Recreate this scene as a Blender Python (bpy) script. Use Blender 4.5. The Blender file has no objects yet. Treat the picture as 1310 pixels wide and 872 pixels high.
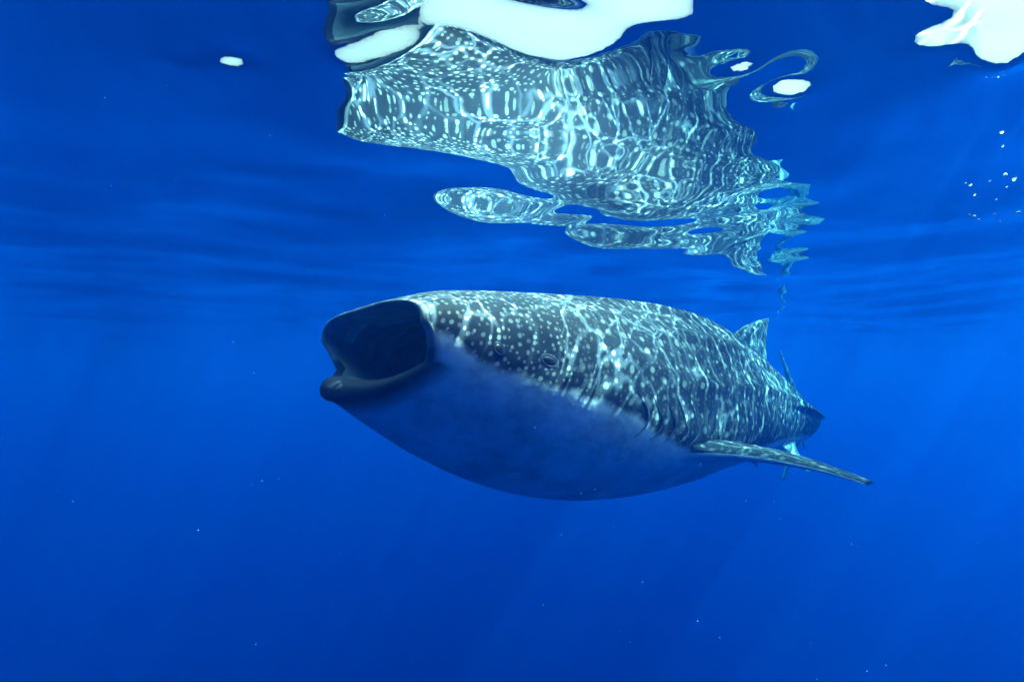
import bpy, bmesh, math, random
import numpy as np
from mathutils import Vector, noise as mnoise

# ------------------------------------------------------------------ camera, light, exposure
sc = bpy.context.scene
COL = sc.collection
CAM_DEPTH = 1.17                     # metres of water above the lens
PITCH = math.radians(5.5)
F = 655.0                            # focal length in photo pixels (1310 px wide, 90 degrees)

cam_d = bpy.data.cameras.new("camera")
cam_d.sensor_width = 36.0
cam_d.lens = 18.0
cam_d.clip_start = 0.02
cam_d.clip_end = 1000.0
cam = bpy.data.objects.new("camera", cam_d)
COL.objects.link(cam)
cam.location = (0.0, 0.0, -CAM_DEPTH)
cam.rotation_euler = (math.pi / 2 + PITCH, 0.0, 0.0)
sc.camera = cam

SUN_DIR = Vector((0.50, -0.18, 0.85)).normalized()      # towards the sun (as seen from under water)
sun_el = math.asin(SUN_DIR.z)
sun_az = math.atan2(SUN_DIR.x, SUN_DIR.y)                # clockwise from +Y

world = bpy.data.worlds.new("World")
sc.world = world
world.use_nodes = True
wn = world.node_tree.nodes
wl = world.node_tree.links
wn.clear()
wo = wn.new("ShaderNodeOutputWorld")
wb = wn.new("ShaderNodeBackground")
ws = wn.new("ShaderNodeTexSky")
ws.sky_type = 'NISHITA'
ws.sun_disc = False
ws.sun_elevation = sun_el
ws.sun_rotation = sun_az
ws.air_density = 4.0
ws.dust_density = 3.0
ws.ozone_density = 1.0
wb.inputs["Strength"].default_value = 0.15
wl.new(ws.outputs[0], wb.inputs[0])
wl.new(wb.outputs[0], wo.inputs[0])

sun_d = bpy.data.lights.new("sun", 'SUN')
sun_d.energy = 2.0
sun_d.angle = math.radians(0.5)
sun_d.color = (1.0, 0.96, 0.88)
sun = bpy.data.objects.new("sun", sun_d)
COL.objects.link(sun)
sun.location = SUN_DIR * 30
sun.rotation_euler = (-SUN_DIR).to_track_quat('-Z', 'Y').to_euler()

sc.view_settings.view_transform = 'Standard'
sc.view_settings.look = 'None'
sc.view_settings.exposure = 2.6
sc.view_settings.gamma = 1.0
sc.view_settings.use_curve_mapping = False
sc.render.engine = 'CYCLES'
cy = sc.cycles
cy.max_bounces = 8
cy.diffuse_bounces = 3
cy.glossy_bounces = 4
cy.transmission_bounces = 4
cy.volume_bounces = 2
cy.transparent_max_bounces = 12
cy.caustics_reflective = False
cy.caustics_refractive = False
cy.sample_clamp_indirect = 6.0
cy.use_denoising = True
try:
    cy.denoiser = 'OPENIMAGEDENOISE'
except Exception:
    pass


# ------------------------------------------------------------------ helpers
def ray(px, py):
    """Direction in the world of a photo pixel."""
    u = (436.0 - py) / F
    r = (px - 655.0) / F
    c, s = math.cos(PITCH), math.sin(PITCH)
    return Vector((r, c - u * s, s + u * c))


def at(px, py, dist_y):
    d = ray(px, py)
    return cam.location + d * (dist_y / d.y)


def tag(o, label=None, category=None, group=None, kind=None):
    if label:
        o["label"] = label
    if category:
        o["category"] = category
    if group:
        o["group"] = group
    if kind:
        o["kind"] = kind
    return o


def link(name, me, parent=None):
    o = bpy.data.objects.new(name, me)
    COL.objects.link(o)
    o.parent = parent
    return o


class NT:
    """Small node-tree writer."""
    def __init__(self, mat):
        self.n = mat.node_tree.nodes
        self.l = mat.node_tree.links
        self.n.clear()
        self.out = self.n.new("ShaderNodeOutputMaterial")

    def add(self, kind, **kw):
        nd = self.n.new(kind)
        for k, v in kw.items():
            setattr(nd, k, v)
        return nd

    def put(self, sock, v):
        if isinstance(v, bpy.types.NodeSocket):
            self.l.new(v, sock)
        elif v is not None:
            sock.default_value = v

    def math(self, op, a, b=None, c=None, clamp=False):
        nd = self.add("ShaderNodeMath", operation=op, use_clamp=clamp)
        for i, v in enumerate((a, b, c)):
            if v is not None:
                self.put(nd.inputs[i], v)
        return nd.outputs[0]

    def attr(self, name):
        return self.add("ShaderNodeAttribute", attribute_name=name).outputs["Fac"]

    def ss(self, x, a, b, lo=0.0, hi=1.0):
        nd = self.add("ShaderNodeMapRange", interpolation_type='SMOOTHSTEP')
        self.put(nd.inputs[0], x)
        for i, v in enumerate((a, b, lo, hi)):
            self.put(nd.inputs[i + 1], v)
        return nd.outputs[0]

    def mix(self, f, a, b):
        nd = self.add("ShaderNodeMix", data_type='RGBA')
        self.put(nd.inputs[0], f)
        self.put(nd.inputs[6], a)
        self.put(nd.inputs[7], b)
        return nd.outputs[2]

    def noise(self, vec, scale, detail=3.0, rough=0.5, color=False):
        nd = self.add("ShaderNodeTexNoise")
        self.put(nd.inputs["Vector"], vec)
        nd.inputs["Scale"].default_value = scale
        nd.inputs["Detail"].default_value = detail
        nd.inputs["Roughness"].default_value = rough
        return nd.outputs["Color" if color else "Fac"]

    def vmath(self, op, a, b=None, scale=None):
        nd = self.add("ShaderNodeVectorMath", operation=op)
        self.put(nd.inputs[0], a)
        if b is not None:
            self.put(nd.inputs[1], b)
        if scale is not None:
            self.put(nd.inputs["Scale"], scale)
        return nd.outputs[0]

    def comb(self, x, y, z=0.0):
        nd = self.add("ShaderNodeCombineXYZ")
        for i, v in enumerate((x, y, z)):
            self.put(nd.inputs[i], v)
        return nd.outputs[0]

    def voronoi(self, vec, scale, feature='F1', rand=1.0, dims='2D', out="Distance", smooth=0.3):
        nd = self.add("ShaderNodeTexVoronoi", feature=feature, voronoi_dimensions=dims)
        self.put(nd.inputs["Vector"], vec)
        nd.inputs["Scale"].default_value = scale
        nd.inputs["Randomness"].default_value = rand
        if feature == 'SMOOTH_F1':
            nd.inputs["Smoothness"].default_value = smooth
        return nd.outputs[out]


def new_mat(name):
    m = bpy.data.materials.new(name)
    m.use_nodes = True
    return m, NT(m)


def rgb(r, g, b):
    return (r, g, b, 1.0)


# ------------------------------------------------------------------ materials
BEAM_OFFSET = (7.9, 17.2, 0.0)


def water_surface_material():
    m, t = new_mat("water_surface")
    co = t.add("ShaderNodeTexCoord").outputs["Object"]
    # fine capillary ripples
    stretch = t.vmath('MULTIPLY', co, (1.0, 1.3, 1.0))
    n1 = t.noise(stretch, 2.2, 1.0, 0.4)
    n2 = t.noise(stretch, 9.0, 2.0, 0.5)
    hsum = t.math('ADD', t.math('MULTIPLY', n1, 1.0), t.math('MULTIPLY', n2, 0.02))
    bump = t.add("ShaderNodeBump")
    bump.inputs["Strength"].default_value = 1.0
    bump.inputs["Distance"].default_value = 0.005
    t.put(bump.inputs["Height"], hsum)
    fres = t.add("ShaderNodeFresnel")
    fres.inputs["IOR"].default_value = 1.333
    t.put(fres.inputs["Normal"], bump.outputs[0])
    # caustic net painted into the transmission colour, standing in for focusing by the waves
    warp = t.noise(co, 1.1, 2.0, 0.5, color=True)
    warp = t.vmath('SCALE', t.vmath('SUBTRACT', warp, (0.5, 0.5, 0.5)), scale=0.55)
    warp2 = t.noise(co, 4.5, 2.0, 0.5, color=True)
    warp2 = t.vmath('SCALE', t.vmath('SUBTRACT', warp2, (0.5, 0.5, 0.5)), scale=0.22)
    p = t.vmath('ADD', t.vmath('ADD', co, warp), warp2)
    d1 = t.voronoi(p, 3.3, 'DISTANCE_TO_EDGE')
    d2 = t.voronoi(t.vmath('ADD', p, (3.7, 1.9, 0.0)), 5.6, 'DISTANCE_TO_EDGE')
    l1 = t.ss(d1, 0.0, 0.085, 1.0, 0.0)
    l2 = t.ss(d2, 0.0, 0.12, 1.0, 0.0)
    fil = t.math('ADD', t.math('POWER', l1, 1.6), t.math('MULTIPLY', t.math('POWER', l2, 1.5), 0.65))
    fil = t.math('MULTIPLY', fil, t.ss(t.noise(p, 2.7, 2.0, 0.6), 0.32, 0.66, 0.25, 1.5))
    beam = t.ss(t.noise(t.vmath('ADD', co, BEAM_OFFSET), 1.0, 2.0, 0.5), 0.38, 0.58, 0.20, 1.4)  # broad light shafts, painted into the same colour
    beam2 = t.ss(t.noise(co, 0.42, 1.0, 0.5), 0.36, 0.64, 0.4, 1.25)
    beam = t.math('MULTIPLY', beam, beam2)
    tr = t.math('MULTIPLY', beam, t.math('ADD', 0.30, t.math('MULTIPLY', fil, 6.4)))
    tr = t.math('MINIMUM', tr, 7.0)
    caustic_off = t.attr("caustic_off")          # painted caustics left out here, one even transmission instead
    tr = t.math('ADD', t.math('MULTIPLY', tr, t.math('SUBTRACT', 1.0, caustic_off)), t.math('MULTIPLY', caustic_off, 0.46))
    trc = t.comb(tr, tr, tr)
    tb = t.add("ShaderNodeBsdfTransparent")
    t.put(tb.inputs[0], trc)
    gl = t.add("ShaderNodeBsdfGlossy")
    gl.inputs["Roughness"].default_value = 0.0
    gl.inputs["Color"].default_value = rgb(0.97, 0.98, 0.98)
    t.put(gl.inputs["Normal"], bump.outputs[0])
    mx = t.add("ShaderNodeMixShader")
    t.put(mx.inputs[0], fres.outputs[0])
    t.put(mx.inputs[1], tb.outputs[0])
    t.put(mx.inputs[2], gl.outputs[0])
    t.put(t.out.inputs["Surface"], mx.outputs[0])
    return m


def haze_material():
    m, t = new_mat("sea_water")
    v = t.add("ShaderNodeVolumePrincipled")
    v.inputs["Color"].default_value = rgb(0.0004, 0.0217, 0.112)
    v.inputs["Density"].default_value = 0.3
    v.inputs["Anisotropy"].default_value = 0.5
    v.inputs["Absorption Color"].default_value = rgb(0.01, 0.627, 0.77)
    t.put(t.out.inputs["Volume"], v.outputs[0])
    return m


def skin_material():
    m, t = new_mat("shark_skin")
    ca, cb, belly = t.attr("cell_a"), t.attr("cell_b"), t.attr("belly")
    sl = t.attr("length")
    co = t.add("ShaderNodeTexCoord").outputs["Object"]
    def spots(size, off, rand, r0, r1):
        v = t.vmath('ADD', t.vmath('SCALE', t.comb(sl, girth), scale=1.0 / size), off)
        w = t.vmath('SCALE', t.vmath('SUBTRACT', t.noise(v, 0.6, 1.0, 0.5, color=True), (0.5, 0.5, 0.5)), scale=0.45)
        v = t.vmath('ADD', v, w)
        d = t.voronoi(v, 1.0, 'F1', rand)
        sep = t.add("ShaderNodeSeparateColor")
        t.put(sep.inputs[0], t.voronoi(v, 1.0, 'F1', rand, out="Color"))
        rad = t.math('ADD', r0, t.math('MULTIPLY', sep.outputs[0], r1 - r0))
        sp = t.ss(d, t.math('SUBTRACT', rad, 0.07), t.math('ADD', rad, 0.09), 1.0, 0.0)
        return t.math('MULTIPLY', sp, t.math('ADD', 0.45, t.math('MULTIPLY', sep.outputs[1], 0.55)))
    girth = t.attr("girth")
    cell = t.comb(ca, cb)
    head = spots(0.045, (0.3, 0.7, 0), 0.75, 0.12, 0.29)
    body = spots(0.112, (4.3, 1.7, 0), 0.55, 0.08, 0.23)
    tiny = t.math('MULTIPLY', spots(0.05, (9.3, 5.7, 0), 1.0, 0.06, 0.22), 0.35)
    sel = t.ss(t.math('ADD', sl, t.math('MULTIPLY', t.noise(co, 3.0, 2.0), 0.5)), 1.15, 1.6)
    spot = t.math('ADD', t.math('MULTIPLY', head, t.math('SUBTRACT', 1.0, sel)), t.math('MULTIPLY', t.math('MAXIMUM', body, tiny), sel))
    spot3 = 0.0
    # pale bars across the body behind the gills, strengthened to add painted caustic streaks
    cw = t.math('ADD', ca, t.math('MULTIPLY', t.noise(cell, 0.35, 2.0), 2.4))
    bar = t.math('ABSOLUTE', t.math('SUBTRACT', t.math('FRACT', t.math('MULTIPLY', cw, 0.5)), 0.5))
    bar = t.ss(bar, 0.03, 0.11, 1.0, 0.0)
    brk = t.ss(t.noise(t.comb(t.math('MULTIPLY', ca, 1.0), t.math('MULTIPLY', cb, 0.55)), 0.8, 2.0), 0.42, 0.58)
    bar = t.math('MULTIPLY', t.math('MULTIPLY', bar, brk), t.ss(sl, 1.6, 3.0, 0.0, 0.8))
    mark = t.math('MAXIMUM', t.math('MAXIMUM', spot, spot3), bar)
    grain = t.noise(co, 14.0, 5.0, 0.6)
    blotch = t.noise(co, 2.2, 4.0, 0.6)
    dark = t.mix(blotch, rgb(0.011, 0.016, 0.028), rgb(0.028, 0.037, 0.052))
    dark = t.mix(t.math('MULTIPLY', grain, 0.35), dark, rgb(0.055, 0.068, 0.082))
    back = t.mix(mark, dark, rgb(0.29, 0.33, 0.32))
    # pale underside with faint blotches
    bl2 = t.noise(co, 3.6, 6.0, 0.7)
    under = t.mix(t.ss(bl2, 0.35, 0.7), rgb(0.58, 0.64, 0.65), rgb(0.28, 0.35, 0.38))
    edge = t.math('ADD', belly, t.math('MULTIPLY', t.math('SUBTRACT', t.noise(co, 6.0, 4.0, 0.6), 0.5), 0.30))
    f = t.ss(edge, 0.40, 0.62)
    col = t.mix(f, back, under)
    lip = t.attr("lip")
    col = t.mix(lip, col, rgb(0.018, 0.022, 0.034))
    bs = t.add("ShaderNodeBsdfPrincipled")
    t.put(bs.inputs["Base Color"], col)
    bs.inputs["Roughness"].default_value = 0.62
    bs.inputs["Specular IOR Level"].default_value = 0.15
    bump = t.add("ShaderNodeBump")
    bump.inputs["Strength"].default_value = 0.5
    bump.inputs["Distance"].default_value = 0.02
    t.put(bump.inputs["Height"], t.math('ADD', t.math('MULTIPLY', grain, 0.35), t.noise(co, 3.5, 3.0, 0.5)))
    t.put(bs.inputs["Normal"], bump.outputs[0])
    t.put(t.out.inputs["Surface"], bs.outputs[0])
    return m


def simple_material(name, c1, c2, scale, rough=0.6, bumpd=0.01):
    m, t = new_mat(name)
    co = t.add("ShaderNodeTexCoord").outputs["Object"]
    n = t.noise(co, scale, 4.0, 0.6)
    bs = t.add("ShaderNodeBsdfPrincipled")
    t.put(bs.inputs["Base Color"], t.mix(t.ss(n, 0.3, 0.7), rgb(*c1), rgb(*c2)))
    bs.inputs["Roughness"].default_value = rough
    bump = t.add("ShaderNodeBump")
    bump.inputs["Strength"].default_value = 0.5
    bump.inputs["Distance"].default_value = bumpd
    t.put(bump.inputs["Height"], n)
    t.put(bs.inputs["Normal"], bump.outputs[0])
    t.put(t.out.inputs["Surface"], bs.outputs[0])
    return m


M_WATER = water_surface_material()
M_HAZE = haze_material()
M_SKIN = skin_material()
M_MOUTH = simple_material("mouth_lining", (0.12, 0.14, 0.17), (0.20, 0.23, 0.26), 9.0, 0.5)
M_GILL = simple_material("gill_tissue", (0.09, 0.11, 0.13), (0.16, 0.18, 0.20), 12.0, 0.6)
M_ARCH = simple_material("gill_arch_skin", (0.012, 0.015, 0.024), (0.03, 0.035, 0.05), 9.0, 0.5)
M_EYE = simple_material("eye_black", (0.008, 0.009, 0.012), (0.015, 0.016, 0.02), 40.0, 0.4, 0.0)
M_RIM = simple_material("pale_rim", (0.035, 0.045, 0.06), (0.10, 0.115, 0.125), 30.0, 0.6, 0.002)
M_SPECK = simple_material("plankton_speck", (0.10, 0.13, 0.12), (0.3, 0.33, 0.30), 30.0, 0.6, 0.0)


# ------------------------------------------------------------------ water surface
def inside_poly(x, y, poly):
    poly = np.asarray(poly, float)
    res = np.zeros(x.shape, bool)
    j = len(poly) - 1
    for i in range(len(poly)):
        xi, yi = poly[i]
        xj, yj = poly[j]
        with np.errstate(divide='ignore', invalid='ignore'):
            c = ((yi > y) != (yj > y)) & (x < (xj - xi) * (y - yi) / (yj - yi + 1e-12) + xi)
        res ^= c
        j = i
    return res


# outlines of the windows to the sky (photo pixels, laid onto the water plane)
SKY_WINDOWS = [
    [(418, 80), (432, 68), (480, 46), (532, 36), (540, 14), (570, 4), (610, 8), (640, 28), (700, 34), (770, 36), (800, 45),
     (792, 70), (750, 85), (710, 88), (660, 79), (625, 58), (600, 45), (565, 41), (545, 48), (531, 54), (529, 70),
     (480, 90), (440, 92)],
    [(680, -30), (690, -3), (720, 12), (760, 32), (800, 44), (860, 44), (900, 50), (930, 70), (985, 88), (962, 70),
     (920, 48), (890, 20), (872, -3), (868, -30)],
    [(400, -40), (406, 3), (430, 18), (470, 20), (505, 4), (515, -40)],
    [(1215, -30), (1222, 14), (1244, 10), (1268, 20), (1276, 34), (1252, 46), (1250, 60), (1272, 71), (1300, 62),
     (1330, 44), (1340, -30)],
]
SKY_SPOTS = [(1198, 53, 17, 8), (950, 95, 17, 5), (1013, 116, 20, 8), (297, 86, 16, 8), (240, 84, 11, 5), (375, 42, 6, 6)]


W_OUT = 3.0


def window_heights():
    """Wave heights near the lens: slopes steep enough, where the photo shows sky, to look out of the water."""
    dx = 0.02
    xs = np.arange(-3.2, 4.2 + 1e-6, dx)
    ys = np.arange(0.7, 4.2 + 1e-6, dx)
    X, Y = np.meshgrid(xs, ys, indexing='ij')
    vx, vy, vz = X, Y, np.full_like(X, CAM_DEPTH)
    ln = np.sqrt(vx ** 2 + vy ** 2 + vz ** 2)
    vh = np.sqrt(vx ** 2 + vy ** 2)
    c, s = math.cos(PITCH), math.sin(PITCH)
    fw = vy * c + vz * s
    up = -vy * s + vz * c
    px = 655 + F * vx / fw
    py = 436 - F * up / fw
    mask = np.zeros(X.shape, bool)
    wm = np.zeros(X.shape)
    for poly, wt in zip(SKY_WINDOWS, (14.0, 10.0, 9.0, 40.0)):
        ins = inside_poly(px, py, poly)
        mask |= ins
        wm = np.where(ins, wt, wm)
    for (a, b, rx, ry) in SKY_SPOTS:
        ins = ((px - a) / rx) ** 2 + ((py - b) / ry) ** 2 < 1
        mask |= ins
        wm = np.where(ins, 90.0, wm)
    el = np.arctan2(vz, vh)                         # elevation of the view ray
    crit = math.radians(90 - 48.6)
    need = np.tan(np.clip(crit - el, -0.3, 0.6) + np.radians(np.where(wm > 50, 7.0, 4.0)))
    g = np.where(mask, need, np.minimum(0.0, np.tan(crit - el - math.radians(4.0))))
    g = np.where(mask, np.maximum(g, 0.03), g)
    gx = -g * vx / vh
    gy = -g * vy / vh
    w = np.where(mask, wm, np.where(el > 0.47, W_OUT, 0.35))
    # weighted least squares  min sum w |grad h - G|^2 + eps h^2   (conjugate gradients)
    wx = 0.5 * (w[1:, :] + w[:-1, :])
    wy = 0.5 * (w[:, 1:] + w[:, :-1])
    gxm = 0.5 * (gx[1:, :] + gx[:-1, :])
    gym = 0.5 * (gy[:, 1:] + gy[:, :-1])
    eps = 0.4 * dx * dx

    def div(ax, ay):
        r = np.zeros_like(X)
        r[1:, :] += ax
        r[:-1, :] -= ax
        r[:, 1:] += ay
        r[:, :-1] -= ay
        return r

    def A(h):
        return div(wx * (h[1:, :] - h[:-1, :]), wy * (h[:, 1:] - h[:, :-1])) + eps * h

    b = div(wx * gxm, wy * gym) * dx
    h = np.zeros_like(X)
    r = b - A(h)
    p = r.copy()
    rs = (r * r).sum()
    for _ in range(1200):
        Ap = A(p)
        al = rs / ((p * Ap).sum() + 1e-30)
        h += al * p
        r -= al * Ap
        rn = (r * r).sum()
        if rn < 1e-14:
            break
        p = r + (rn / rs) * p
        rs = rn
    # soften the creases a little and fade out at the border of the patch
    for _ in range(2):
        h[1:-1, 1:-1] = (4 * h[1:-1, 1:-1] + h[2:, 1:-1] + h[:-2, 1:-1] + h[1:-1, 2:] + h[1:-1, :-2]) / 8
    fade = np.clip((X - xs[0]) / 0.8, 0, 1) * np.clip((xs[-1] - X) / 0.8, 0, 1) * np.clip((Y - ys[0]) / 0.4, 0, 1) * np.clip((ys[-1] - Y) / 1.2, 0, 1)
    fade = fade * fade * (3 - 2 * fade)
    caustic_off = mask.astype(float)
    for _ in range(10):
        caustic_off[1:-1, 1:-1] = (caustic_off[1:-1, 1:-1] * 2 + caustic_off[2:, 1:-1] + caustic_off[:-2, 1:-1] + caustic_off[1:-1, 2:] + caustic_off[1:-1, :-2]) / 6
    return xs, ys, h * fade, np.clip(caustic_off * 3.0, 0, 1)


def sample(xs, ys, h, X, Y):
    fx = (X - xs[0]) / (xs[1] - xs[0])
    fy = (Y - ys[0]) / (ys[1] - ys[0])
    ok = (fx >= 0) & (fx < len(xs) - 1.001) & (fy >= 0) & (fy < len(ys) - 1.001)
    fx = np.clip(fx, 0, len(xs) - 1.001)
    fy = np.clip(fy, 0, len(ys) - 1.001)
    i, j = fx.astype(int), fy.astype(int)
    a, b = fx - i, fy - j
    v = h[i, j] * (1 - a) * (1 - b) + h[i + 1, j] * a * (1 - b) + h[i, j + 1] * (1 - a) * b + h[i + 1, j + 1] * a * b
    return np.where(ok, v, 0.0)


def build_water():
    def lines(a, b, step, far):
        core = list(np.arange(a, b + 1e-6, step))
        lo, hi, st = [], [], step
        v = 0.0
        while v < far:
            st *= 1.12
            v += st
            lo.append(a - v)
            hi.append(b + v)
        return np.array(lo[::-1] + core + hi)
    gx = lines(-4.0, 7.5, 0.026, 75)
    gy = lines(0.3, 10.5, 0.026, 75)
    gy = np.concatenate([gy[gy < 4.5], gy[gy >= 4.5][::2]])
    X, Y = np.meshgrid(gx, gy, indexing='ij')
    rng = np.random.RandomState(11)
    H = np.zeros_like(X)
    # (wavelength, slope) families; crests mostly run across the view
    near = np.clip((Y - 1.7) / 1.1, 0.0, 1.0)
    near = 0.25 + 0.75 * near * near * (3 - 2 * near)
    for lam, slope, n in ((5.0, 0.028, 4), (2.3, 0.036, 5), (1.15, 0.052, 8), (0.6, 0.030, 9), (0.33, 0.016, 9)):
        for k in range(n):
            th = math.radians(rng.normal(75, 32))
            L = lam * rng.uniform(0.75, 1.3)
            kk = 2 * math.pi / L
            ph = rng.uniform(0, 6.28)
            amp = slope / kk * rng.uniform(0.6, 1.3) / math.sqrt(n) * 1.4
            # waves shorter than the far grid can carry fade out
            dist = np.sqrt(X ** 2 + Y ** 2)
            fall = np.clip(1.0 - (dist - 9 * max(lam, 0.5) / 0.6) / (7 * max(lam, 0.5) / 0.6), 0, 1)
            w = amp * np.sin(kk * (X * math.cos(th) + Y * math.sin(th)) + ph + 0.6 * np.sin(0.7 * X + 0.4 * Y + ph))
            H += w * fall * (near if lam < 4 else 1.0)
    xs, ys, h, caustic_off = window_heights()
    H += sample(xs, ys, h, X, Y)
    nx, ny = X.shape
    co = np.stack([X, Y, H], -1).reshape(-1, 3)
    idx = np.arange(nx * ny).reshape(nx, ny)
    q = np.stack([idx[:-1, :-1], idx[1:, :-1], idx[1:, 1:], idx[:-1, 1:]], -1).reshape(-1, 4)
    me = bpy.data.meshes.new("water_surface")
    me.vertices.add(len(co))
    me.vertices.foreach_set("co", co.ravel())
    me.loops.add(q.size)
    me.loops.foreach_set("vertex_index", q.ravel().astype(np.int32))
    me.polygons.add(len(q))
    me.polygons.foreach_set("loop_start", np.arange(0, q.size, 4, dtype=np.int32))
    me.polygons.foreach_set("use_smooth", np.ones(len(q), bool))
    me.update(calc_edges=True)
    me.materials.append(M_WATER)
    at_c = me.attributes.new("caustic_off", 'FLOAT', 'POINT')
    at_c.data.foreach_set("value", np.maximum(sample(xs, ys, caustic_off, X, Y), np.clip((1.9 - np.hypot(X - 0.3, Y - 0.3)) / 0.6, 0, 1)).ravel().astype(np.float32))  # painted caustics off in the sky windows and around the camera
    o = link("water_surface", me)
    tag(o, "rippled underside of the sea surface with bright windows to the sky", "water", kind="structure")
    return float(co[:, 2].max())


top_z = build_water()


def build_haze():
    bm = bmesh.new()
    bmesh.ops.create_cube(bm, size=1.0)
    lo, hi = Vector((-100, -100, -60)), Vector((100, 100, max(top_z, 0) + 0.15))
    for v in bm.verts:
        v.co = Vector(((lo[i] + hi[i]) / 2 + v.co[i] * (hi[i] - lo[i])) for i in range(3))
    me = bpy.data.meshes.new("haze")
    bm.to_mesh(me)
    bm.free()
    me.materials.append(M_HAZE)
    o = link("haze", me)
    tag(o, "clear deep blue sea water fading everything with distance", "water", kind="stuff")


build_haze()


# ------------------------------------------------------------------ whale shark
ZC = -CAM_DEPTH
S_TAIL = 9.3


def table(pts):
    """Smooth interpolation (monotone cubic) through (s, value) pairs."""
    xs = np.array([p[0] for p in pts], float)
    ys = np.array([p[1] for p in pts], float)
    hh = np.diff(xs)
    dl = np.diff(ys) / hh
    m = np.zeros_like(ys)
    m[0], m[-1] = dl[0], dl[-1]
    for i in range(1, len(xs) - 1):
        if dl[i - 1] * dl[i] > 0:
            w1, w2 = 2 * hh[i] + hh[i - 1], hh[i] + 2 * hh[i - 1]
            m[i] = (w1 + w2) / (w1 / dl[i - 1] + w2 / dl[i])

    def f(s):
        s = min(max(s, xs[0]), xs[-1])
        i = int(min(max(np.searchsorted(xs, s) - 1, 0), len(xs) - 2))
        t = (s - xs[i]) / hh[i]
        a = (1 + 2 * t) * (1 - t) ** 2
        b = t * (1 - t) ** 2
        c = t * t * (3 - 2 * t)
        d = t * t * (t - 1)
        return a * ys[i] + b * hh[i] * m[i] + c * ys[i + 1] + d * hh[i] * m[i + 1]
    return f


# heading of the spine in plan: angle of its direction from +X, radians
HEAD = table([(-0.3, 0.679), (4.0, 0.679), (5.2, 0.74), (6.2, 0.88), (7.0, 1.02), (8.2, 1.05), (8.8, 1.2), (9.6, 1.32)])
_s = np.arange(-0.3, 9.81, 0.02)
_x = np.zeros_like(_s)
_y = np.zeros_like(_s)
for _i in range(1, len(_s)):
    _h = HEAD(float(_s[_i - 1]) + 0.01)
    _x[_i] = _x[_i - 1] + 0.02 * math.cos(_h)
    _y[_i] = _y[_i - 1] + 0.02 * math.sin(_h)
_k = int(round(0.3 / 0.02))
_x += -1.0 - _x[_k]
_y += 2.8 - _y[_k]


def spine(s):
    return float(np.interp(s, _s, _x)), float(np.interp(s, _s, _y))


ZT = table([(-0.1, 0.38), (0.0, 0.41), (0.25, 0.50), (0.5, 0.575), (1.0, 0.64), (1.5, 0.69), (2.0, 0.735), (2.5, 0.76), (3.0, 0.755),
            (3.5, 0.70), (4.0, 0.60), (4.5, 0.48), (5.0, 0.28), (5.5, 0.05), (6.0, -0.14), (6.5, -0.26), (7.2, -0.355), (8.0, -0.39), (8.8, -0.42), (9.6, -0.45)])
ZM = table([(-0.1, 0.33), (0.1, 0.33), (0.3, 0.32), (0.45, 0.27), (0.6, 0.21), (1.0, 0.12), (1.5, 0.0), (1.9, -0.16), (2.3, -0.28), (3.0, -0.30), (4.0, -0.22), (5.0, -0.22), (6.0, -0.30), (6.5, -0.36), (7.2, -0.42), (8.0, -0.46), (9.6, -0.50)])
ZB = table([(-0.1, -0.03), (0.0, -0.05), (0.25, -0.21), (0.5, -0.37), (1.0, -0.61), (1.5, -0.76), (2.0, -0.84), (2.5, -0.86), (3.0, -0.84), (3.5, -0.80), (4.0, -0.77), (5.0, -0.72), (6.0, -0.68), (7.2, -0.61), (8.0, -0.57), (9.6, -0.54)])
WD = table([(-0.1, 0.69), (0.0, 0.70), (0.35, 0.725), (0.7, 0.755), (1.2, 0.80), (2.0, 0.83), (2.7, 0.80), (3.3, 0.72), (4.0, 0.58), (5.0, 0.38), (6.0, 0.28), (7.0, 0.23), (8.0, 0.16), (8.6, 0.12), (9.6, 0.03)])
NU = table([(-0.1, 2.9), (0.3, 2.8), (1.0, 2.5), (2.0, 2.2), (3.6, 1.95), (5.0, 1.72), (7.0, 1.75), (9.6, 2.0)])
NL = table([(-0.1, 1.55), (0.5, 1.55), (1.2, 1.58), (3.0, 1.7), (5.0, 1.9), (9.6, 2.0)])
# where the dark back meets the pale underside, metres above the widest line
LINE = table([(-0.1, -0.03), (0.3, -0.06), (0.5, -0.09), (0.8, -0.10), (1.4, -0.12), (2.0, -0.13), (2.6, -0.18), (4.0, -0.30), (6.0, -0.27), (8.0, -0.08), (9.6, -0.02)])


def frame(s):
    x, y = spine(s)
    h = HEAD(s)
    fwd = Vector((math.cos(h), math.sin(h), 0.0))          # towards the tail
    side = Vector((math.sin(h), -math.cos(h), 0.0))        # towards the flank we see
    return x, y, fwd, side


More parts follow.
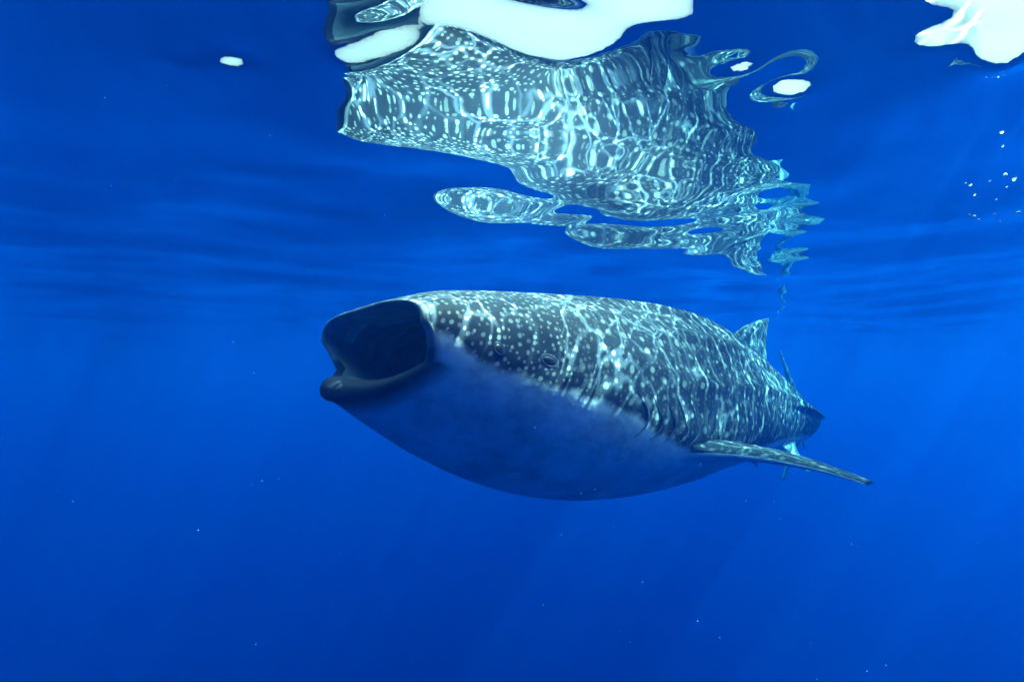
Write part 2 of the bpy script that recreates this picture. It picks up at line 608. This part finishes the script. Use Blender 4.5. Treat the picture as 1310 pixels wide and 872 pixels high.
def section(s, phi):
    """Point of the skin: phi 0 = near flank, 90 = back, 180 = far flank, 270 = belly."""
    x, y, fwd, side = frame(s)
    w, zm = WD(s), ZM(s)
    c, sn = math.cos(phi), math.sin(phi)
    n = NU(s) if sn >= 0 else NL(s)
    lat = w * math.copysign(abs(c) ** (2.0 / n), c)
    z = zm + (ZT(s) - zm) * abs(sn) ** (2.0 / n) if sn >= 0 else zm - (zm - ZB(s)) * abs(sn) ** (2.0 / n)
    # low ridges along the back and flanks
    if s > 1.2 and sn > 0:
        k = min(1.0, (s - 1.2) / 1.2) * min(1.0, max(0.0, (9.0 - s) / 2.0))
        for pc in (0.30, 0.72, 1.12):
            for q in (pc, math.pi - pc):
                e = math.exp(-((phi - q) / 0.055) ** 2)
                r = 0.028 * k * e
                lat += r * c
                z += r * sn
    if s > 4.2:
        k = min(1.0, (s - 4.2) / 1.2) * min(1.0, max(0.0, (9.3 - s) / 0.6))
        for q in (0.16, math.pi - 0.16):
            dp = (phi - q + math.pi) % (2 * math.pi) - math.pi
            if c < 0 and q < 1 or c > 0 and q > 1:
                continue
            e = math.exp(-(dp / (0.16 if dp * (1 if q < 1 else -1) > 0 else 0.07)) ** 2)
            lat += math.copysign(0.055 * k * e, c)
    return Vector((x + side.x * lat, y + side.y * lat, ZC + z))


def mouth_s0(phi):
    """How far back the lip starts along each meridian."""
    c, sn = math.cos(phi), math.sin(phi)
    corner = 0.44                                   # the corner lies this far below the widest line
    if sn >= 0:
        return 0.175 + 0.04 * abs(c) ** (2.0 / 2.9 * 2.6)
    low = math.asin(min(1.0, -sn))                  # 0 at the widest line, pi/2 under the jaw
    if low < corner:
        return 0.215 + 0.09 * (low / corner)
    b = (math.pi / 2 - low) / (math.pi / 2 - corner)
    return 0.035 + 0.27 * b ** 1.5


NPHI = 128
# row positions along the body: dense at the lip
US = [0.0, 0.012, 0.03, 0.055, 0.085, 0.12, 0.16, 0.21, 0.26] + list(np.arange(0.32, S_TAIL + 0.001, 0.058))


def spacing(s):
    return float(np.interp(s, [0.0, 0.5, 0.9, 1.4, 2.4, 9.5], [0.046, 0.050, 0.066, 0.10, 0.11, 0.12]))


_ca = np.zeros(2000)
_cs = np.linspace(-0.3, 9.7, 2000)
for _i in range(1, 2000):
    _ca[_i] = _ca[_i - 1] + (_cs[_i] - _cs[_i - 1]) / spacing(_cs[_i])


def build_shark():
    bm = bmesh.new()
    la = bm.verts.layers.float.new("cell_a")
    lb = bm.verts.layers.float.new("cell_b")
    lbel = bm.verts.layers.float.new("belly")
    lsl = bm.verts.layers.float.new("length")
    llip = bm.verts.layers.float.new("lip")
    lgi = bm.verts.layers.float.new("girth")
    phis = [2 * math.pi * j / NPHI for j in range(NPHI)]
    rows, srow = [], []
    for u in US:
        row = []
        for ph in phis:
            bl = max(0.0, 1.0 - u / 0.95)
            s = u + mouth_s0(ph) * bl * bl * (3 - 2 * bl)
            p = section(s, ph)
            v = bm.verts.new(p)
            v[lsl] = s
            v[la] = float(np.interp(s, _cs, _ca))
            z = p.z - ZC
            v[lbel] = 0.5 - (z - (ZM(s) + LINE(s))) / 0.30
            v[lbel] = min(1.5, max(-0.5, v[lbel]))
            row.append(v)
        rows.append(row)
    # girth coordinate from the ridge of the back
    jt = NPHI // 4
    for i, row in enumerate(rows):
        acc = 0.0
        row[jt][lb] = 0.0
        for k in range(1, NPHI // 2 + 1):
            a, b = row[(jt - k) % NPHI], row[(jt - k + 1) % NPHI]
            acc += (a.co - b.co).length
            a[lb] = acc / spacing(a[lsl])
            a[lgi] = acc
        acc = 0.0
        for k in range(1, NPHI // 2):
            a, b = row[(jt + k) % NPHI], row[(jt + k - 1) % NPHI]
            acc += (a.co - b.co).length
            a[lb] = -acc / spacing(a[lsl])
            a[lgi] = -acc
    for i in range(len(rows)):
        k = max(0.0, 1.0 - US[i] / 0.035)
        for j in range(NPHI):
            low = 1.0 if math.sin(phis[j]) < -0.42 else 0.4
            ext = 0.10 if math.sin(phis[j]) < -0.42 else 0.03
            rows[i][j][llip] = max(0.0, 1.0 - US[i] / ext) ** 0.6 * low if US[i] < ext else 0.0

    # ---- fins grow out of openings in the body grid
    holes = set()
    fins = []

    def row_of(s):
        return min(range(len(US)), key=lambda i: abs(US[i] - s))

    def fin(s0, s1, jc, half, root, tip, chord_tip, normal, thick, sweep_in=0.0, under=0, bend=0.0, droop=None, nspan=14, lead_bulge=0.06, tip_chord_dir=None, bellyv=None):
        """root: (lead, trail) points; tip: point of the tip's leading end; sections are lens-shaped."""
        i0, i1 = row_of(s0), row_of(s1)
        loop = []
        for i in range(i0, i1):
            loop.append((i, jc - half, +1))
        for j in range(jc - half, jc + half):
            loop.append((i1, j, 0))
        for i in range(i1, i0, -1):
            loop.append((i, jc + half, -1))
        for j in range(jc + half, jc - half, -1):
            loop.append((i0, j, 0))
        for i in range(i0, i1):
            for j in range(jc - half, jc + half):
                holes.add((i, j % NPHI))
        base = [rows[i][j % NPHI] for (i, j, sd) in loop]
        cs = [(i - i0) / (i1 - i0) for (i, j, sd) in loop]
        sds = []
        for (i, j, sd) in loop:
            sds.append(-(j - jc) / half)
        lead0, trail0 = root
        prev = base
        N = len(base)
        made = []
        for k in range(1, nspan + 1):
            t = (k / nspan) ** 1.15
            # planform: leading edge root->tip bulged forward, trailing edge hollowed
            le = lead0.lerp(tip, t) + (lead0 - trail0) * (lead_bulge * math.sin(math.pi * t))
            tt = tip + (tip_chord_dir or (trail0 - lead0)).normalized() * chord_tip
            te = trail0.lerp(tt, t) + (lead0 - trail0) * (sweep_in * math.sin(math.pi * t ** 0.8))
            off = normal * (bend * t * t)
            ring = []
            chord = (te - le).length
            for (v0, c, sd) in zip(base, cs, sds):
                cc = 0.5 - 0.5 * math.cos(math.pi * c)
                th = thick * (1 - 0.82 * t) * (2.9 * math.sqrt(max(cc, 0.0)) * (1 - cc) + 0.06)
                p = le.lerp(te, cc) + off + normal * (sd * th * 0.5)
                if k <= 3:
                    f = (0.45, 0.78, 0.95)[k - 1]
                    p = (v0.co + (p - lead0.lerp(trail0, cc)) * 0.6).lerp(p, f)
                v = bm.verts.new(p)
                span = (p - v0.co).length
                v[la] = v0[la] + 0.0
                v[lb] = v0[lb] + math.copysign(span / 0.12, (0.001 + v0[lb]))
                v[lsl] = v0[lsl] + (p - v0.co).dot(frame(v0[lsl])[2])
                v[lgi] = v0[lgi] + math.copysign(span, (0.001 + v0[lgi]))
                v[lbel] = v0[lbel] if bellyv is None else (v0[lbel] + (bellyv(sd) - v0[lbel]) * min(1, t * 4))
                ring.append(v)
            for a in range(N):
                b = (a + 1) % N
                bm.faces.new((prev[a], prev[b], ring[b], ring[a]))
            prev = ring
            made.append(ring)
        # close the tip across
        m = i1 - i0
        upside = prev[0:m + 1]
        # loop order: side + rows i0..i1, trailing edge, side - rows i1..i0, leading edge
        lowside = prev[m + 2 * half: 2 * m + 2 * half + 1][::-1]
        cols = [upside]
        for q in range(1, 2 * half):
            cols.append(None)
        for a in range(m):
            bm.faces.new((upside[a], upside[a + 1], lowside[a + 1], lowside[a]))
        # end caps of the tip (leading and trailing columns)
        tl = prev[m: m + 2 * half + 1]
        bm.faces.new(tl)
        ll = prev[2 * m + 2 * half:] + [prev[0]]
        bm.faces.new(ll)

    up = Vector((0, 0, 1))

    def back(s):
        return section(s, math.pi / 2)

    # first dorsal
    x, y, fw, side = frame(4.9)
    fin(4.2, 5.4, jt, 1, (back(4.26), back(5.3)), back(5.25) + Vector((0, 0, 0.70)), 0.07, side, 0.11,
        sweep_in=0.10, tip_chord_dir=fw)
    # second dorsal
    x, y, fw, side = frame(6.7)
    fin(6.5, 6.95, jt, 1, (back(6.53), back(6.9)), back(6.88) + Vector((0, 0, 0.24)), 0.04, side, 0.05, sweep_in=0.1, tip_chord_dir=fw)
    # tail: upper and lower lobe
    x, y, fw, side = frame(8.9)
    fin(8.45, 9.2, jt, 1, (back(8.5), back(9.2)), back(9.2) + Vector((-0.02, 0.45, 1.20)), 0.14, side, 0.14, sweep_in=0.12,
        tip_chord_dir=fw, lead_bulge=0.05)
    bot = lambda s: section(s, 1.5 * math.pi)
    fin(8.45, 9.2, 3 * NPHI // 4, 1, (bot(8.5), bot(9.2)), bot(9.1) + Vector((-0.20, 0.25, -1.10)), 0.20, side * -1, 0.16, sweep_in=0.1,
        tip_chord_dir=fw, lead_bulge=0.05)
    # anal fin
    x, y, fw, side = frame(7.0)
    fin(6.8, 7.2, 3 * NPHI // 4, 1, (bot(6.82), bot(7.18)), bot(7.2) + Vector((0, 0, -0.24)), 0.04, side * -1, 0.05, sweep_in=0.1, tip_chord_dir=fw)
    # pectorals: spread from the lower flank, swept back and drooping
    for sgn in (1, -1):
        jc = -7 if sgn > 0 else NPHI // 2 + 7
        jc %= NPHI
        x, y, fw, side = frame(2.6)
        out = side * sgn
        phc = 2 * math.pi * jc / NPHI
        a, b = section(2.28, phc), section(3.0, phc)
        tip = a + out * 1.18 + fw * 0.80 + Vector((0, 0, -0.42))
        if sgn > 0:
            tip = at(1098, 570, 3.6)
        nrm = (b - a).cross(tip - a).normalized()
        if nrm.z < 0:
            nrm = -nrm
        # columns count upward on the near flank and downward on the far one
        nn = -nrm if sgn > 0 else nrm
        fin(2.25, 3.02, jc, 2, (a + out * 0.02, b + out * 0.02), tip, 0.10, nn, 0.13, sweep_in=0.16, tip_chord_dir=(fw * 0.9 + out * 0.35), lead_bulge=0.10, nspan=20,
            bend=0.25 if sgn > 0 else -0.25, bellyv=(lambda sd: 1.1 if sd > 0.3 else -0.3) if sgn > 0 else (lambda sd: 1.1 if sd < -0.3 else -0.3))
    # pelvics
    for sgn in (1, -1):
        jc = (-19 if sgn > 0 else NPHI // 2 + 19) % NPHI
        x, y, fw, side = frame(5.2)
        out = side * sgn
        phc = 2 * math.pi * jc / NPHI
        a, b = section(4.95, phc), section(5.4, phc)
        tip = b + out * 0.10 + fw * 0.08 + Vector((0, 0, -0.34))
        nrm = (b - a).cross(tip - a).normalized()
        if nrm.z < 0:
            nrm = -nrm
        nn = -nrm if sgn > 0 else nrm
        fin(4.93, 5.43, jc, 1, (a, b), tip, 0.06, nn, 0.06, sweep_in=0.1, tip_chord_dir=fw)

    for i in range(len(rows) - 1):
        for j in range(NPHI):
            if (i, j) in holes:
                continue
            j2 = (j + 1) % NPHI
            bm.faces.new((rows[i][j], rows[i + 1][j], rows[i + 1][j2], rows[i][j2]))
    # tail end
    last = rows[-1]
    cpt = sum((v.co for v in last), Vector()) / NPHI
    cv = bm.verts.new(cpt + frame(9.3)[2] * 0.04)
    cv[la], cv[lb], cv[lsl], cv[lbel] = last[0][la], 0, 9.3, 0.2
    for j in range(NPHI):
        bm.faces.new((last[j], cv, last[(j + 1) % NPHI]))

    # ---- lips roll over into the mouth, which narrows to the throat
    lip = rows[0]
    x0, y0, fw, side = frame(0.0)
    cen = sum((v.co for v in lip), Vector()) / NPHI
    thr = Vector((spine(1.35)[0], spine(1.35)[1], ZC + 0.06))
    prev = lip

    def thick(phi):
        q = math.sin(phi)
        return 0.03 + 0.03 * abs(math.cos(phi)) ** 0.7 + 0.11 * max(0.0, -q - 0.3) / 0.7

    def inward(j):
        d = cen - lip[j].co
        d = d - fw * d.dot(fw)
        return d.normalized()

    STEPS = 6
    for k in range(1, STEPS + 1):
        a = math.pi * k / STEPS
        ring = []
        for j in range(NPHI):
            th = thick(phis[j])
            p = lip[j].co + inward(j) * (th * (1 - math.cos(a)) / 2) - fw * (0.55 * th * math.sin(a))
            v = bm.verts.new(p)
            v[llip] = 1.0 if math.sin(phis[j]) < -0.3 else 0.7
            v[lbel] = 1.0
            ring.append(v)
        for j in range(NPHI):
            j2 = (j + 1) % NPHI
            bm.faces.new((ring[j], prev[j], prev[j2], ring[j2]))
        prev = ring
    edge = prev
    cen2 = sum((v.co for v in edge), Vector()) / NPHI
    for k, (t, shrink) in enumerate([(0.03, 1.0), (0.08, 1.03), (0.15, 1.05), (0.25, 1.05), (0.4, 1.0), (0.55, 0.9), (0.7, 0.74), (0.82, 0.54), (0.92, 0.3), (0.97, 0.12)]):
        ring = []
        c0 = cen2.lerp(thr, t)
        for j in range(NPHI):
            d = edge[j].co - cen2
            d = d - fw * (d.dot(fw) * min(1.0, t * 1.8))
            v = bm.verts.new(c0 + d * shrink + fw * 0.05 * min(1, t * 10))
            v[lbel] = 1.0
            ring.append(v)
        for j in range(NPHI):
            j2 = (j + 1) % NPHI
            f = bm.faces.new((ring[j], prev[j], prev[j2], ring[j2]))
            f.material_index = 1
        prev = ring
    f = bm.faces.new([prev[j] for j in range(NPHI)][::-1])
    f.material_index = 1
    bmesh.ops.recalc_face_normals(bm, faces=bm.faces)
    for f in bm.faces:
        f.smooth = True
    me = bpy.data.meshes.new("whale_shark")
    bm.to_mesh(me)
    bm.free()
    me.materials.append(M_SKIN)
    me.materials.append(M_MOUTH)
    o = link("whale_shark", me)
    tag(o, "huge spotted whale shark swimming with its mouth wide open below the surface", "whale shark")
    return o, cen, thr, fw, side


shark, MC, MT, MFW, MSIDE = build_shark()


def surf_frame(s, phi):
    p = section(s, phi)
    a = (section(s + 0.02, phi) - section(s - 0.02, phi)).normalized()
    b = (section(s, phi + 0.02) - section(s, phi - 0.02)).normalized()
    n = a.cross(b).normalized()
    x, y, fw, side = frame(s)
    c = Vector((x, y, ZC + ZM(s)))
    if n.dot(p - c) < 0:
        n = -n
    return p, a, b, n


def add_disc(bm, p, a, b, n, ra, rb, dome, inset, rings=5, seg=20):
    """Domed oval on the skin."""
    prev = None
    for r in range(rings + 1):
        f = 1 - r / rings
        z = dome * math.sqrt(max(0.0, 1 - f * f)) - inset
        if r == rings:
            c = bm.verts.new(p + n * z)
            for q in range(seg):
                bm.faces.new((prev[q], prev[(q + 1) % seg], c))
            break
        ring = [bm.verts.new(p + a * (ra * f * math.cos(2 * math.pi * q / seg)) + b * (rb * f * math.sin(2 * math.pi * q / seg)) + n * z) for q in range(seg)]
        if prev:
            for q in range(seg):
                bm.faces.new((prev[q], prev[(q + 1) % seg], ring[(q + 1) % seg], ring[q]))
        prev = ring


def add_torus(bm, p, a, b, n, ra, rb, r, h, seg=24, ms=8):
    g = []
    for q in range(seg):
        t = 2 * math.pi * q / seg
        d = a * math.cos(t) + b * math.sin(t)
        c = p + a * (ra * math.cos(t)) + b * (rb * math.sin(t))
        g.append([bm.verts.new(c + d * (r * math.cos(2 * math.pi * k / ms)) + n * (h * math.sin(2 * math.pi * k / ms))) for k in range(ms)])
    for q in range(seg):
        for k in range(ms):
            bm.faces.new((g[q][k], g[(q + 1) % seg][k], g[(q + 1) % seg][(k + 1) % ms], g[q][(k + 1) % ms]))


def part(name, bm, mat, parent=shark, label=None, smooth=True):
    bmesh.ops.recalc_face_normals(bm, faces=bm.faces)
    for f in bm.faces:
        f.smooth = smooth
    me = bpy.data.meshes.new(name)
    bm.to_mesh(me)
    bm.free()
    me.materials.append(mat)
    o = link(name, me, parent)
    if label:
        o["label"] = label
    return o


# eyes and spiracles on both sides
for mirror in (0, 1):
    def ph(v):
        return v if not mirror else math.pi - v
    p, a, b, n = surf_frame(0.60, ph(0.0))
    bm = bmesh.new()
    add_disc(bm, p, a, b, n, 0.030, 0.026, 0.010, 0.002)
    eye = part("eye", bm, M_EYE, label="small round black eye behind the mouth corner")
    bm = bmesh.new()
    add_torus(bm, p, a, b, n, 0.031, 0.027, 0.008, 0.003)
    part("eyelid", bm, M_ARCH, eye)
    p, a, b, n = surf_frame(0.92, ph(0.02))
    bm = bmesh.new()
    add_disc(bm, p + n * 0.004, a, b, n, 0.048, 0.020, 0.006, 0.0)
    sp = part("spiracle", bm, M_EYE, label="dark oval breathing hole with a pale rim")
    bm = bmesh.new()
    add_torus(bm, p, a, b, n, 0.052, 0.023, 0.014, 0.003)
    part("rim", bm, M_RIM, sp)


# gill slits
def add_strip(bm, pts, ups, width, ridge):
    """A thin ridge-and-groove strip along points of the skin."""
    prof = [(-1.0, -0.01), (-0.6, ridge), (-0.15, ridge * 0.5), (0.2, -0.004), (1.0, -0.012)]
    rows = []
    m = len(pts)
    for i, (p, (a, n)) in enumerate(zip(pts, ups)):
        t = i / (m - 1)
        k = math.sin(math.pi * min(1, max(0, t))) ** 0.5 if 0 < t < 1 else 0.05
        rows.append([bm.verts.new(p + a * (u * width * k) + n * (h * k if h > 0 else h)) for u, h in prof])
    for i in range(m - 1):
        for q in range(len(prof) - 1):
            bm.faces.new((rows[i][q], rows[i][q + 1], rows[i + 1][q + 1], rows[i + 1][q]))


for mirror in (0, 1):
    for g in range(5):
        s0 = 1.62 + 0.135 * g
        pts, ups = [], []
        for i in range(17):
            t = i / 16
            v = 0.14 - 0.48 * t + 0.04 * (g - 2)
            s = s0 + 0.10 * math.sin(math.pi * t) + 0.05 * t
            p, a, b, n = surf_frame(s, v if not mirror else math.pi - v)
            pts.append(p)
            ups.append((a, n))
        bm = bmesh.new()
        add_strip(bm, pts, ups, 0.018, 0.010)
        part("gill_slit", bm, M_GILL)

# gill arches and pads inside the mouth
def tube(bm, pts, rad, seg=10):
    rings = []
    for i, p in enumerate(pts):
        d = (pts[min(i + 1, len(pts) - 1)] - pts[max(i - 1, 0)]).normalized()
        a = d.orthogonal().normalized()
        b = d.cross(a)
        t = i / (len(pts) - 1)
        r = rad * (0.35 + 0.65 * math.sin(math.pi * t))
        rings.append([bm.verts.new(p + a * (r * math.cos(2 * math.pi * k / seg)) + b * (r * math.sin(2 * math.pi * k / seg))) for k in range(seg)])
    for i in range(len(rings) - 1):
        for k in range(seg):
            bm.faces.new((rings[i][k], rings[i][(k + 1) % seg], rings[i + 1][(k + 1) % seg], rings[i + 1][k]))


def mouth_point(t, phi, shrink):
    c0 = MC.lerp(MT, t)
    n = 2.6 if math.sin(phi) >= 0 else 1.6
    lat = 0.66 * math.copysign(abs(math.cos(phi)) ** (2 / n), math.cos(phi))
    h = (0.27 if math.sin(phi) >= 0 else -0.17) * abs(math.sin(phi)) ** (2 / n)
    return c0 + MSIDE * (lat * shrink) + Vector((0, 0, h * shrink + 0.0))


for g, (t, sh) in enumerate(((0.24, 0.80), (0.36, 0.72), (0.50, 0.62), (0.64, 0.50))):
    bm = bmesh.new()
    tube(bm, [mouth_point(t + 0.03 * math.sin(q / 28 * math.pi), math.radians(-25 + 230 * q / 28), sh) for q in range(29)], 0.05)
    part("gill_arch", bm, M_ARCH)
# velum: fold of skin hanging behind the upper lip
bm = bmesh.new()
rows_v = []
for q in range(25):
    phi_v = math.radians(18 + 144 * q / 24)
    k = math.sin(math.pi * q / 24) ** 0.5
    rows_v.append([bm.verts.new(mouth_point(0.10 + 0.05 * d, phi_v, 0.93 - 0.12 * k * d) + MFW * (0.02 * math.sin(3.1 * d))) for d in (0.0, 0.35, 0.7, 1.0, 1.05, 0.7, 0.35, 0.1)])
for q in range(24):
    for d in range(7):
        bm.faces.new((rows_v[q][d], rows_v[q][d + 1], rows_v[q + 1][d + 1], rows_v[q + 1][d]))
part("mouth_velum", bm, M_MOUTH)


# ------------------------------------------------------------------ drifting specks and bubbles
def build_specks():
    rnd = random.Random(5)
    bm = bmesh.new()
    for _ in range(110):
        px, py = rnd.uniform(-150, 1460), rnd.uniform(60, 980)
        dist = rnd.uniform(0.9, 5.0)
        p = at(px, py, dist)
        if p.z > -0.12:
            continue
        r = rnd.uniform(0.0006, 0.0018) * (0.5 + 0.5 * dist)
        bmesh.ops.create_icosphere(bm, subdivisions=1, radius=r, matrix=__import__("mathutils").Matrix.Translation(p))
    me = bpy.data.meshes.new("plankton")
    bm.to_mesh(me)
    bm.free()
    me.materials.append(M_SPECK)
    tag(link("plankton", me), "tiny pale specks of plankton drifting in the blue water", "plankton", kind="stuff")


M_FOAM = simple_material("bubble_froth", (0.6, 0.7, 0.7), (0.8, 0.85, 0.85), 60.0, 0.3, 0.0)


def build_bubbles():
    rnd = random.Random(8)
    spots = [(1286, 224, 4.5), (1288, 240, 2.5), (1246, 277, 4.0), (1252, 281, 3.0), (1272, 274, 3.0), (1303, 272, 4.5), (1240, 275, 2.5), (1279, 283, 2.5)]
    mesh = None
    for i, (px, py, r) in enumerate(spots):
        d = ray(px, py)
        dist = (CAM_DEPTH - 0.12) / d.z                # just under the surface
        p = cam.location + d * dist
        if mesh is None:
            bm = bmesh.new()
            bmesh.ops.create_icosphere(bm, subdivisions=3, radius=1.0)
            for v in bm.verts:
                v.co += v.co.normalized() * 0.10 * mnoise.noise(v.co * 1.7)
            for f in bm.faces:
                f.smooth = True
            mesh = bpy.data.meshes.new("air_bubble")
            bm.to_mesh(mesh)
            bm.free()
            mesh.materials.append(M_FOAM)
        o = link("air_bubble", mesh)
        o.location = p
        k = r / F * dist * 0.5
        o.scale = (k * rnd.uniform(0.9, 1.4), k, k * rnd.uniform(0.7, 1.0))
        o.rotation_euler = (rnd.uniform(-0.3, 0.3), rnd.uniform(-0.4, 0.4), rnd.uniform(0, 3))
        tag(o, "tiny pale bubble in the loose cluster just under the surface ripples", "bubble", "bubbles under the surface")


build_bubbles()
build_specks()
bpy.context.view_layer.update()
